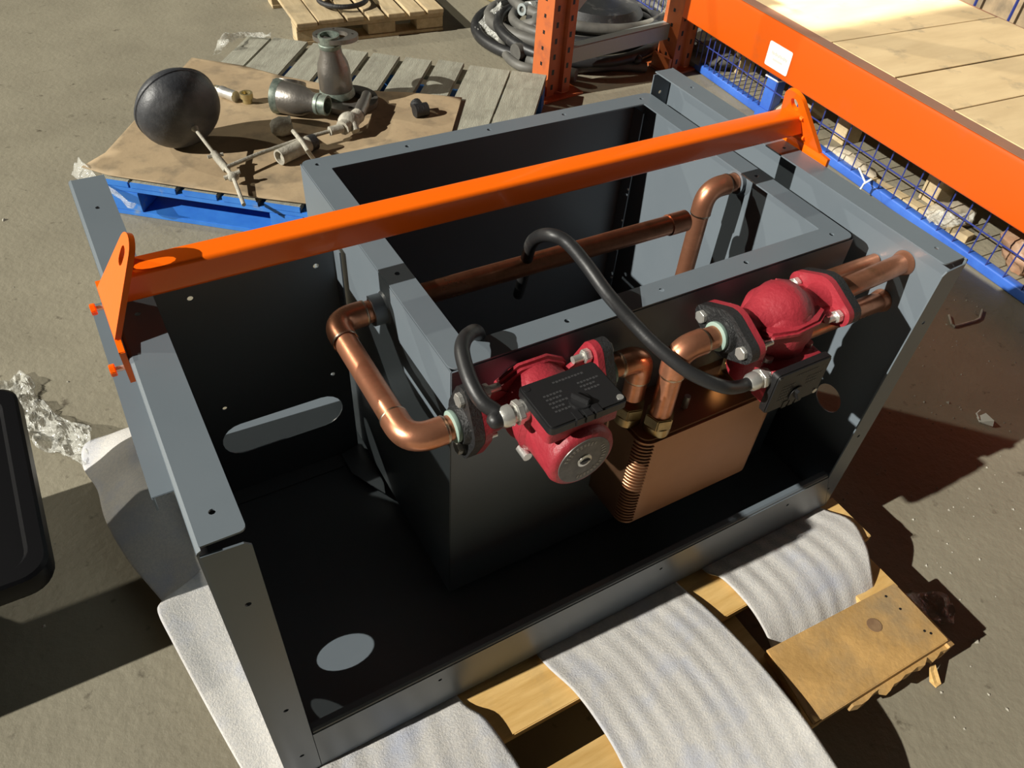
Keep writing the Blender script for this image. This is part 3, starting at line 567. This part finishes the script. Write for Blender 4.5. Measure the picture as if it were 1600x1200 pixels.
# two flanged bronze reducers
def reducer(label, base, top, r0, fl_at):
    base, top = V(base), V(top); L = (top-base).length; t = thing('flanged_reducer', label, 'pipe fitting', base)
    part('reducer_body', G().rev(base, top, [(0, r0*.92), (.02, r0), (L*.45, r0*.98), (L*.62, r0*.9), (L*.80, r0*.66), (L, r0*.60)], 32), 'bronze', t, smooth=60)
    d = (top-base).normalized()
    part('threaded_neck', G().rev(top-d*.012, top+d*.030, [(0, r0*.62), (.004, r0*.66), (.012, r0*.66), (.014, r0*.62), (.036, r0*.62), (.036, r0*.50), (.010, r0*.48)], 28, False), 'verdigris', t)
    part('base_ring', G().rev(base-d*.004, base+d*.02, [(0, r0*.95), (.002, r0*1.08), (.012, r0*1.06), (.022, r0*1.0)], 32), 'verdigris', t)
    return t
vb_ = B(527, 146, 'Z', CZ+.02); vt_ = V((vb_.x, vb_.y, CZ+.02+.150))
t = reducer('upright grey bronze reducer standing on the lying flange', vb_, vt_+V((-.008, .0, 0)), .050, None)
vl0 = B(500, 163, 'Z', CZ+.043); vl1 = B(433, 150, 'Z', CZ+.043)
t = reducer('grey bronze reducer lying on its side, beside the upright one', vl1, vl0, .046, None)
def flange(label, c, nrm, r, ri, th_, m='bronze'):
    c, nrm = V(c), V(nrm).normalized(); a = nrm.orthogonal().normalized(); b = nrm.cross(a)
    hol = [circ(.78*r*math.cos(q), .78*r*math.sin(q), r*.085, 10) for q in (.5, 2.07, 3.64, 5.21)]
    t = thing('pipe_flange', label, 'flange', c-nrm*th_/2)
    part('flange_disc', G().plate(circ(0, 0, r, 40), [circ(0, 0, ri, 24)]+hol, th_, c, a, b), m, t, bevel=.001); return t
flange('steel flange with four bolt holes lying under the upright reducer', B(545, 156, 'Z', CZ+.010), (0, 0, 1), .088, .04, .016)
flange('round four-hole flange on the neck of the upright reducer', V((vb_.x+.020, vb_.y+.024, CZ+.02+.158)), (0.03, .08, 1), .066, .036, .012)
flange('tilted flange behind the lying reducer', B(452, 130, 'Z', CZ+.030), (.3, .5, .9), .05, .02, .010)
# nipples and offcut
t = thing('pipe_nipple', 'chrome and brass pipe nipple next to the float ball', 'pipe fitting', (*B(358, 148, 'Z', CZ).xy, CZ))
a = B(338, 140, 'Z', CZ+.016); b = B(368, 151, 'Z', CZ+.016); d = (b-a).normalized()
part('nipple_body', G().rev(a, b, [(0, .010), (.004, .014), (.018, .014), (.02, .017), (.034, .017), (.036, .016), ((b-a).length, .0165)], 18), 'zinc', t)
part('nipple_thread', G().rev(a-d*.006, a+d*.016, [(0, .0125), (.02, .0145)], 14), 'brassy', t)
t = thing('brass_bushing', 'short brass bushing standing on end', 'pipe fitting', (*B(387, 160, 'Z', CZ).xy, CZ))
c = B(387, 160, 'Z', CZ); part('bushing_body', G().rev(c, c+Z*.03, [(0, .014), (.014, .014), (.015, .019), (.030, .019), (.030, .013), (.02, .012)], 18), 'brassy', t)
t = thing('cast_elbow', 'small dark cast iron elbow lying near the cardboard corner', 'pipe fitting', (*B(658, 172, 'Z', CZ).xy, CZ))
c = B(657, 172, 'Z', CZ+.016); part('elbow_body', G().cyl(c-X*.02, c+X*.022, .020, n=14).cyl(c+Z*.0, c+Y*.035+Z*.005, .018, n=14), 'castblack', t)
# film shreds on pallet corners
crumple('stretch_film', 'torn white film knotted on the far left corner of the blue pallet', [B(335, 92, 'Z', -.05), B(345, 62, 'Z', .02), B(380, 52, 'Z', .0), B(424, 60, 'Z', -.008)], [B(345, 88, 'Z', -.05), B(355, 76, 'Z', .0), B(385, 60, 'Z', -.006), B(424, 64, 'Z', -.008)], F, .014, seed=9, nu=18, nv=4)
crumple('stretch_film', 'torn white film bunched at the near left corner of the blue pallet', [B(118, 262, 'Z', -.03), B(128, 252, 'Z', 0), B(150, 280, 'Z', -.02), B(215, 325, 'Z', -.04)], [B(112, 275, 'Z', -.06), B(122, 282, 'Z', -.04), B(165, 300, 'Z', -.05), B(210, 330, 'Z', -.06)], F, .012, seed=4, nu=18, nv=5)
# ================================================================== far pallet
fpz = F+.085
fA = B(463, 37, 'Z', fpz); fB = B(694, 14, 'Z', fpz); fd = (fB-fA); fL = fd.length
fp = thing('wooden_pallet', 'pale wooden pallet in the background, cut by the top edge', 'pallet', (fA.x, fA.y, F), (0, 0, math.atan2(fd.y, fd.x)))
def lf(name, lo, hi, m='woodpale'): return part(name, G().box(lo, hi), m, fp, world=False, bevel=.0015, smooth=0)
ed = [0, .066, .072, .155, .166, .222, .236, .29, .304, .362, .376, .43, .442, .50]; k_ = fL/.50
for i in range(0, len(ed), 2): lf('slat', (ed[i]*k_, random.uniform(-.008, .006), .070), (ed[i+1]*k_, .95, .085))
for y0 in (.01, .4, .8):
    lf('bearer', (0, y0, .054), (fL, y0+.08, .0695)); lf('bottom_board', (0, y0, 0), (fL, y0+.08, .013))
    for x0 in (0, .47*fL, fL-.11): lf('block', (x0, y0+.004, .0135), (x0+.11, y0+.076, .0535))
t = part('steel_ring', G().tube([B(540+38*math.cos(a)-5, -2+13*math.sin(a), 'Z', fpz+.02) for a in [2*math.pi*i/24 for i in range(24)]], .009, 10, closed=True), 'castblack', None, label='dark iron ring lying on the far pallet', cat='ring')
# ================================================================== hoses on the floor
hc = [((1.93, 2.30), .40, .34, .0, .022), ((1.97, 2.33), .37, .30, .25, .024), ((1.90, 2.20), .33, .30, .5, .020), ((2.02, 2.26), .36, .27, .1, .018), ((1.97, 2.20), .27, .22, .7, .020), ((2.05, 2.35), .34, .30, .3, .020)]
HL = ['widest black rubber hose loop at the bottom of the heap behind the rack post', 'grey rubber hose loop second from the bottom of the heap', 'black rubber hose loop nearest the grey pallet in the heap', 'grey rubber hose loop reaching towards the second rack post', 'smallest black rubber hose loop in the middle of the heap', 'topmost grey rubber hose loop of the heap']
for k, ((cx, cy), ra, rb_, ph, r) in enumerate(hc):
    pts = []
    for i in range(30):
        a = 2*math.pi*i/29*.97+ph*4; zz = F+r+.001+.030*k*.5+.02*(1+math.sin(a*2+ph*5))*.5*(k > 0)
        pts.append(V((cx+ra*math.cos(a), cy+rb_*math.sin(a)*1.0, zz)))
    o = part('rubber_hose', G().tube(spline(pts, 3), r, 12), 'hosegrey' if k % 2 else 'rubber', None, label=HL[k], cat='hose', group='hoses heaped on the floor behind the rack post', smooth=60)
t = thing('hose_coupling', 'steel hose coupling end sticking up from the hose heap', 'coupling', B(818, 18, 'Z', F+.1))
a = B(815, 15, 'Z', F+.12); b = B(840, 10, 'Z', F+.11); part('coupling_sleeve', G().pipe(a, b, .022, .012, 18), 'galv', t); part('coupling_nut', G().hexa(a+(b-a)*.4, a+(b-a)*.7, .027), 'zinc', t)
part('rubber_hose', G().tube(spline([b, B(838, 35, 'Z', F+.10), B(812, 45, 'Z', F+.06), B(808, 75, 'Z', F+.03), B(850, 105, 'Z', F+.03), B(900, 118, 'Z', F+.03)], 8), .023, 12), 'hosegrey', None, label='grey hose curving down from the steel coupling', cat='hose', smooth=60)
part('rubber_hose', G().tube(spline([B(790, 40, 'Z', F+.03), B(786, 75, 'Z', F+.02), B(812, 103, 'Z', F+.02), B(870, 108, 'Z', F+.02), B(960, 103, 'Z', F+.02), B(1010, 105, 'Z', F+.02)], 8), .017, 12), 'hosegrey', None, label='outermost thin grey hose lying nearest the pallet', cat='hose', smooth=60)
part('hose_end', G().cyl(B(805, 82, 'Z', F+.05), B(820, 78, 'Z', F+.05), .03, n=18), 'hosegrey', None, label='blunt round end of a thick grey hose', cat='hose')
part('yellow_hose', G().tube(spline([B(755, -10, 'Z', F+.02), B(790, 5, 'Z', F+.02), B(850, 3, 'Z', F+.02), B(900, -8, 'Z', F+.02)], 8), .016, 10), 'brassy', None, label='yellow-green hose at the top edge above the hose heap', cat='hose', smooth=60)
part('black_ball', G().ball(B(996, 93, 'Z', F+.05), .018), 'black', None, label='shiny black knob beside the hose heap', cat='knob', smooth=60)
t = thing('dark_drum', 'dark ribbed drum half hidden among the hoses behind the rack post', 'drum', (2.02, 2.26, F))
part('drum_body', G().rev((2.02, 2.26, F), (2.02, 2.26, F+.13), [(0, .17), (.02, .185), (.1, .185), (.13, .16)], 28), 'rubber', t)
crumple('plastic_bag', 'crumpled clear plastic bag on the floor left of the hoses', [B(735, 48, 'Z', F), B(752, 40, 'Z', F+.03), B(775, 15, 'Z', F+.08), B(800, 22, 'Z', F+.03)], [B(745, 66, 'Z', F), B(770, 68, 'Z', F), B(792, 62, 'Z', F+.01), B(805, 45, 'Z', F)], F, .035, seed=7, nu=24, nv=14, cat='plastic bag', freq=20)
# ================================================================== pallet rack
rk = thing('rack_frame', 'orange perforated rack upright frame with a grey cross brace and bolted foot plates', 'rack', (1.56, 1.86, F))
def post(cx, cy, w_, d_, h, flip):
    # open C section with a recessed front
    g = G(); t_ = .006; zs0 = F+.012
    sec = [(-w_/2, -d_/2), (-w_*.18, -d_/2), (-w_*.12, -d_/2+.014), (w_*.12, -d_/2+.014), (w_*.18, -d_/2), (w_/2, -d_/2), (w_/2, d_/2), (w_/2-.02, d_/2), (w_/2-.02, d_/2-t_), (w_/2-t_, d_/2-t_), (w_/2-t_, -d_/2+t_), (w_*.2, -d_/2+t_), (w_*.13, -d_/2+.020), (-w_*.13, -d_/2+.020), (-w_*.2, -d_/2+t_), (-w_/2+t_, -d_/2+t_), (-w_/2+t_, d_/2-t_), (-w_/2+.02, d_/2-t_), (-w_/2+.02, d_/2), (-w_/2, d_/2)]
    c_, s_ = math.cos(flip), math.sin(flip)
    P_ = lambda x, y, z: V((cx+x*c_-y*s_, cy+x*s_+y*c_, z))
    g.prism([P_(x, y, zs0) for x, y in sec], (0, 0, h)); p = part('upright_post', g, 'post_orange', rk, smooth=0)
    g = G()
    for k in range(int(h/.052)):
        z = zs0+.03+.052*k
        for sx in (-1, 1):
            x = sx*w_*.30; y = -d_/2-.0006; zz = z+(.012 if sx > 0 else 0)
            g.prism([P_(x-.005, y, zz-.009), P_(x+.005, y, zz-.009), P_(x+.005, y, zz+.009), P_(x-.005, y, zz+.009)], P_(0, .0004, 0)-P_(0, 0, 0))
        for sx in (-1, 1):
            x = sx*(w_/2+.0006); g.prism([P_(x, -.006, z+.014), P_(x, .004, z+.014), P_(x, .004, z+.026), P_(x, -.006, z+.026)], P_(-sx*.0004, 0, 0)-P_(0, 0, 0))
    part('punched_slots', g, 'black', p, smooth=0, kind='stuff')
    g = G().prism([P_(-w_*.75, -d_*.8, F+.001), P_(w_*.95, -d_*.8, F+.001), P_(w_*.95, d_*.8, F+.001), P_(-w_*.75, d_*.8, F+.001)], (0, 0, .008)); g.prism([P_(-w_*.75, -d_*.55, F+.01), P_(-w_*.62, -d_*.55, F+.01), P_(-w_*.62, d_*.5, F+.01), P_(-w_*.75, d_*.5, F+.01)], (0, 0, .05))
    fp_ = part('foot_plate', g, 'post_orange', rk, smooth=0)
    part('anchor_bolt', G().cyl(P_(w_*.75, 0, F+.008), P_(w_*.75, 0, F+.03), .007, n=8), 'zinc', fp_)
    return p
post(1.560, 1.862, .105, .085, 2.1, math.radians(8))
post(2.130, 1.880, .100, .085, 2.1, math.radians(8))
def brace(a, b, w_=.028, d_=.02):
    a, b = V(a), V(b); d = (b-a).normalized(); n_ = V((0, -1, 0)); up = d.cross(n_).normalized(); g = G()
    g.prism([a+up*w_+n_*d_, a-up*w_+n_*d_, a-up*w_-n_*d_, a+up*w_-n_*d_], b-a); return g
part('cross_brace', brace((1.60, 1.87, .012), (2.10, 1.90, .030)), 'galv', rk, bevel=.003, smooth=0)
part('cross_brace', brace((1.59, 1.90, .10), (2.10, 1.90, .62), .022, .012), 'galv', rk, bevel=.003, smooth=0)
# load beams
ba = V((2.075, 1.800, 0)); bb = V((1.9955, .3413, 0)); bd = (bb-ba).normalized(); bn = V((-bd.y, bd.x, 0)); bn = bn if bn.x > 0 else -bn
def loadbeam(label, off, z0, z1, l0, l1, stk=False):
    o = ba+bn*off; t = thing('rack_beam', label, 'rack beam', o+bd*l0+Z*z0)
    sec = [(0, z0+.004), (0, z1-.012), (.004, z1-.002), (.012, z1), (.052, z1), (.052, z0), (.004, z0)]
    g = G().prism([o+bd*l0+bn*a+Z*z for a, z in sec], bd*(l1-l0)); part('beam_body', g, 'rack_orange', t, smooth=30, bevel=.001)
    part('top_ledge', G().prism([o+bd*l0+bn*a+Z*(z1+.0004) for a in (.004, .050)]+[o+bd*l1+bn*a+Z*(z1+.0004) for a in (.050, .004)], (0, 0, .0008)), 'dullbrown', t, smooth=0, label='dull brownish top ledge')
    if stk:
        c = o-bn*.0008; q0 = V((2.07, 1.3, 0)); s0 = (V((2.047, 1.362, 0))-o).dot(bd)
        ol = [(x, z) for x, z in rrect(s0, .118, s0+.108, .192, .006, 3)]
        st = part('sticker', G().plate(ol, [], .0006, c, bd, Z), 'pale', t)
        g = G()
        for i in range(12): g.plate([(s0+.020+i*.0062, .158-.004*(i % 2)), (s0+.0245+i*.0062, .158), (s0+.0245+i*.0062, .166), (s0+.020+i*.0062, .168-.003*(i % 3))], [], .0006, c-bn*.0006, bd, Z)
        for i in range(8): g.plate([(s0+.032+i*.0056, .142), (s0+.036+i*.0056, .141), (s0+.036+i*.0056, .148), (s0+.032+i*.0056, .147)], [], .0006, c-bn*.0006, bd, Z)
        part('faint_print', g, 'greyprint', st, kind='stuff', smooth=0)
    return t
loadbeam('long bright orange rack load beam in front, with a white sticker', 0, .100, .250, -.02, 3.0, True)
loadbeam('faded orange rack load beam at the far edge of the shelf boards', .80, .12, .235, -.35, 3.0)
sb = thing('shelf_deck', 'pale plywood boards laid across the rack beams', 'shelf', ba+bn*.06+Z*.236)
seams = [-.35, .02, .255, .63, .89, 1.10, 1.42, 1.75, 2.1, 2.5, 3.0]
for a, b in zip(seams[:-1], seams[1:]):
    sk = .0
    p0 = ba+bn*.055; p1 = ba+bn*.80
    z_ = .237+random.uniform(-.001, .001)
    part('board', G().prism([p0+bd*(a+.003)+Z*z_, p0+bd*(b-.003)+Z*z_, p1+bd*(b-.003)+Z*z_, p1+bd*(a+.003)+Z*z_], (0, 0, .013)), 'ply', sb, bevel=.001, smooth=0)
# ================================================================== blue wire mesh cage
ca = V((2.262, 2.51, 0)); cb_ = V((2.062, -.25, 0)); cd = (cb_-ca).normalized(); cn = V((-cd.y, cd.x, 0)); cn = cn if cn.x > 0 else -cn
cage = thing('wire_cage', 'blue wire mesh cage with a thick bottom rail, under the orange rack beam', 'cage', ca+Z*F)
cl_ = (cb_-ca).length
g = G().prism([ca+cn*a+Z*z for a, z in [(x, F+.018+y) for x, y in rrect(-.015, -.015, .015, .016, .006, 3)]], cb_-ca); part('bottom_rail', g, 'cageblue', cage, smooth=40)
for s_ in (.05, 1.10, 2.62):
    c = ca+cd*s_+cn*.012; p = part('cage_post', G().box((c.x-.022, c.y-.026, F+.03), (c.x+.022, c.y+.026, .099)), 'cageblue', cage, bevel=.003, smooth=0)
    part('post_foot', G().box((c.x-.028, c.y-.032, F), (c.x+.028, c.y+.032, F+.034)), 'cageblue', p, smooth=0)
wl = [.02+.030*k for k in range(36)]+[1.13+.060*k for k in range(int((cl_-1.13)/.06))]
for q in wl:
    c = ca+cd*q-cn*.012; part('wire', G().cyl(c+Z*(F+.03), c+Z*(.088), .0022, n=5), 'wireblue', cage)
for z in (-.005, .088): part('wire', G().cyl(ca-cn*.012+Z*z, cb_-cn*.012+Z*z, .0022, n=5), 'wireblue', cage)
part('cable_tie', G().tube([B(1342, 262, 'X', 2.08), B(1352, 285, 'X', 2.08), B(1344, 296, 'X', 2.07)], .003, 6).tube([B(1362, 280, 'X', 2.07), B(1350, 287, 'X', 2.07), B(1344, 297, 'X', 2.07)], .003, 6), 'plastwhite', None, label='white cable tie looped on the blue bottom rail', cat='cable tie')
pc = ca+cd*1.10+cn*.012; zt2 = .03
part('cable_tie', G().tube([pc+V((a, b, zt2)) for a, b in ((-.026, -.03), (.026, -.03), (.026, .03), (-.026, .03))], .003, 6, closed=True), 'plastwhite', None, label='white cable tie around the blue cage post', cat='cable tie')
# far mesh beyond the rack
fm = thing('wire_cage', 'blue wire mesh panel far behind the shelf boards, top right corner', 'cage', (3.2, .2, F))
for k in range(9):
    y = .4+.16*k; part('wire', G().cyl((3.35, y, F), (3.35, y, .7), .006, n=5), 'wireblue', fm)
# ================================================================== goods behind the mesh
def gpal(label, cx, cy, rz, L=1.0, W_=.8, z0=F, n_=7, m='woodpale', h=.09):
    t = thing('wooden_pallet', label, 'pallet', (cx, cy, z0), (0, 0, rz)); b = lambda nm, lo, hi: part(nm, G().box(lo, hi), m, t, world=False, bevel=.0015, smooth=0)
    st = L/n_
    for k in range(n_): b('slat', (k*st+.006, 0, h-.014), ((k+1)*st-.006, W_, h))
    for y0 in (0, W_/2-.04, W_-.08):
        b('bearer', (0, y0, h-.0285), (L, y0+.08, h-.0145))
        for x0 in (0, L/2-.05, L-.10): b('block', (x0, y0+.002, .0), (x0+.06, y0+.078, h-.029))
    return t
ra_ = math.atan2(cd.y, cd.x)
gpal('pale pallet standing behind the wire mesh at the lifting beam end', 2.30, 1.20, ra_, .92, .7, h=.150)
gpal('pale pallet behind the wire mesh, far one near the rack post', 2.37, 2.20, ra_, .92, .7, h=.150)
def lump(name, label, cat, c, r, m, seed, sq=(1, 1, .7)):
    g = G().ball((0, 0, 0), 1, n=28, m=18); c = V(c)
    for i, p in enumerate(g.v):
        d = 1+.35*noise.noise(p*1.7+V((seed, 0, 0)))+.16*noise.noise(p*5+V((0, seed, 0))); q = V((p.x*sq[0], p.y*sq[1], p.z*sq[2]))*d*r; g.v[i] = V((c.x+q.x, c.y+q.y, max(F+.001, c.z+q.z)))
    return part(name, g, m, None, label=label, cat=cat, smooth=50)
lump('brown_bundle', 'brown wrapped bundle behind the mesh at the right edge', 'bundle', (2.245, .395, F+.06), .085, 'sack', 3)
lump('paper_wad', 'crumpled paper and film on the floor behind the mesh', 'paper', (2.25, .66, F+.02), .06, 'paper', 5, (1.5, .9, .4))
lump('paper_wad', 'long crumpled paper roll on the floor inside the pallet', 'paper', (2.19, 1.02, F+.02), .06, 'paper', 8, (.6, 1.6, .45))
lump('paper_wad', 'crumpled grey wrapping near the blue cage post', 'paper', (2.25, 1.36, F+.03), .06, 'paper', 12, (1, 1, .7))
lump('grey_bundle', 'grey wrapped bundle behind the far mesh, near the rack post', 'bundle', B(1112, 75, 'Z', F+.04), .12, 'hosegrey', 15, (1.4, 1.2, .6))
part('timber_offcut', G().box((2.17, .55, F), (2.205, 1.25, F+.022), Matrix.Rotation(.06, 3, 'Z'), (2.18, .9, F)), 'woodpale', None, label='long pale timber offcut on the floor behind the mesh', cat='timber', bevel=.001, smooth=0)
part('timber_offcut', G().box((2.14, .34, F), (2.40, .375, F+.03), Matrix.Rotation(.5, 3, 'Z'), (2.25, .36, F)), 'woodpale', None, label='short timber offcut near the brown bundle', cat='timber', bevel=.001, smooth=0)
crumple('stretch_film', 'clear film strewn across the timber behind the mesh', [B(1440, 330, 'Z', F+.04), B(1480, 335, 'Z', F+.05), B(1520, 338, 'Z', F+.05)], [B(1450, 350, 'Z', F+.03), B(1485, 358, 'Z', F+.04), B(1515, 352, 'Z', F+.04)], F, .02, seed=19, nu=18, nv=8)
part('cardboard_box', G().box((3.4, .9, F), (4.0, 1.75, .45)), 'card', None, label='brown cardboard box beyond the far rack beam, top right', cat='box', bevel=.004, smooth=0)
lump('white_sack', 'pale plastic sack beyond the far rack beam, top right corner', 'sack', (3.55, .62, .15), .22, 'plastwhite', 21, (1, 1, 1.2))
# ================================================================== black crate at left
cr = thing('black_stool', 'black moulded plastic seat with rounded corners at the left edge', 'stool', (-.5, .56, F))
cx1, cy0, cy1, zc = -.188, .352, .755, .155
ol = rrect(-.85, cy0, cx1, cy1, .035, 6); g = G()
m_ = len(ol); rings = []
def ring_(scale, z): 
    cx, cy = (-.85+cx1)/2, (cy0+cy1)/2
    return [V((cx+(x-cx)*(1-scale/.33), cy+(y-cy)*(1-scale/.2), z)) for x, y in ol]
for sc_, z in ((.020, zc-.045), (.004, zc-.040), (0, zc-.030), (0, zc-.004), (.004, zc), (.022, zc), (.030, zc-.012)): rings.append(ring_(sc_, z))
vs = [p for r in rings for p in r]; fs = [(i*m_+k, i*m_+(k+1) % m_, (i+1)*m_+(k+1) % m_, (i+1)*m_+k) for i in range(len(rings)-1) for k in range(m_)]
g.add(vs, fs+[tuple(range(m_))[::-1], tuple(range((len(rings)-1)*m_, len(rings)*m_))]); part('seat_shell', g, 'tubblack', cr, smooth=30)
for x in (-.78, -.50):
    for y in (cy0+.08, cy1-.08): part('leg', G().cyl((x, y, F+.001), (x, y, zc-.04), .014, .017, n=12), 'tubblack', cr)
# ================================================================== small things
s0 = [B(1483, 492, 'Z', F+.004), B(1487, 507, 'Z', F+.004), B(1491, 510, 'Z', F+.004), B(1524, 501, 'Z', F+.004), B(1531, 497, 'Z', F+.004), B(1535, 484, 'Z', F+.004)]
part('bent_wire', G().tube(s0, .0030, 8), 'chalky', None, label='bent wire staple lying on the floor at right', cat='wire')
part('paper_scrap', G().prism([B(1526, 652, 'Z', F+.004), B(1540, 646, 'Z', F+.014), B(1553, 658, 'Z', F+.012), B(1551, 667, 'Z', F+.002), B(1530, 660, 'Z', F+.001)], (0, 0, .0015)).tube([B(1530, 655, 'Z', F+.006), B(1526, 646, 'Z', F+.012), B(1532, 641, 'Z', F+.016)], .002, 6), 'plastwhite', None, label='small scrap of white paper on the floor at right', cat='paper', smooth=0)
part('wood_splinter', G().prism([B(1452, 1042, 'Z', F+.03), B(1460, 1040, 'Z', F+.03), B(1469, 1070, 'Z', F+.004), B(1462, 1075, 'Z', F+.002), B(1452, 1065, 'Z', F+.004)], (0, 0, .004)), 'wood', None, label='pale wood splinter on the floor at the pallet corner', cat='splinter', smooth=0)
g = G(); random.seed(11)
for k in range(520):
    if k % 3: x, y = random.uniform(.95, 2.0), random.uniform(-.45, .55)
    else: x, y = random.uniform(-.8, 1.9), random.uniform(-.3, 2.6)
    if -.05 < x < 1.05 and -.3 < y < .72: continue
    r = random.uniform(.0012, .0035)*(2.2 if random.random() < .04 else 1); a = random.uniform(0, 6.28)
    p = [V((x+r*math.cos(a+q)*random.uniform(.6, 1.4), y+r*math.sin(a+q)*random.uniform(.6, 1.4), F)) for q in (0, 1.5, 3.1, 4.6)]
    top = V((x, y, F+r*.9)); o = len(g.v); g.v += p+[top]; g.f += [(o, o+1, o+4), (o+1, o+2, o+4), (o+2, o+3, o+4), (o+3, o, o+4)]
part('floor_debris', g, 'chalky', None, label='tiny pale chips and grit scattered over the concrete', cat='debris', kind='stuff', smooth=0)
for o in bpy.data.objects:
    if '_l' in o: del o['_l']
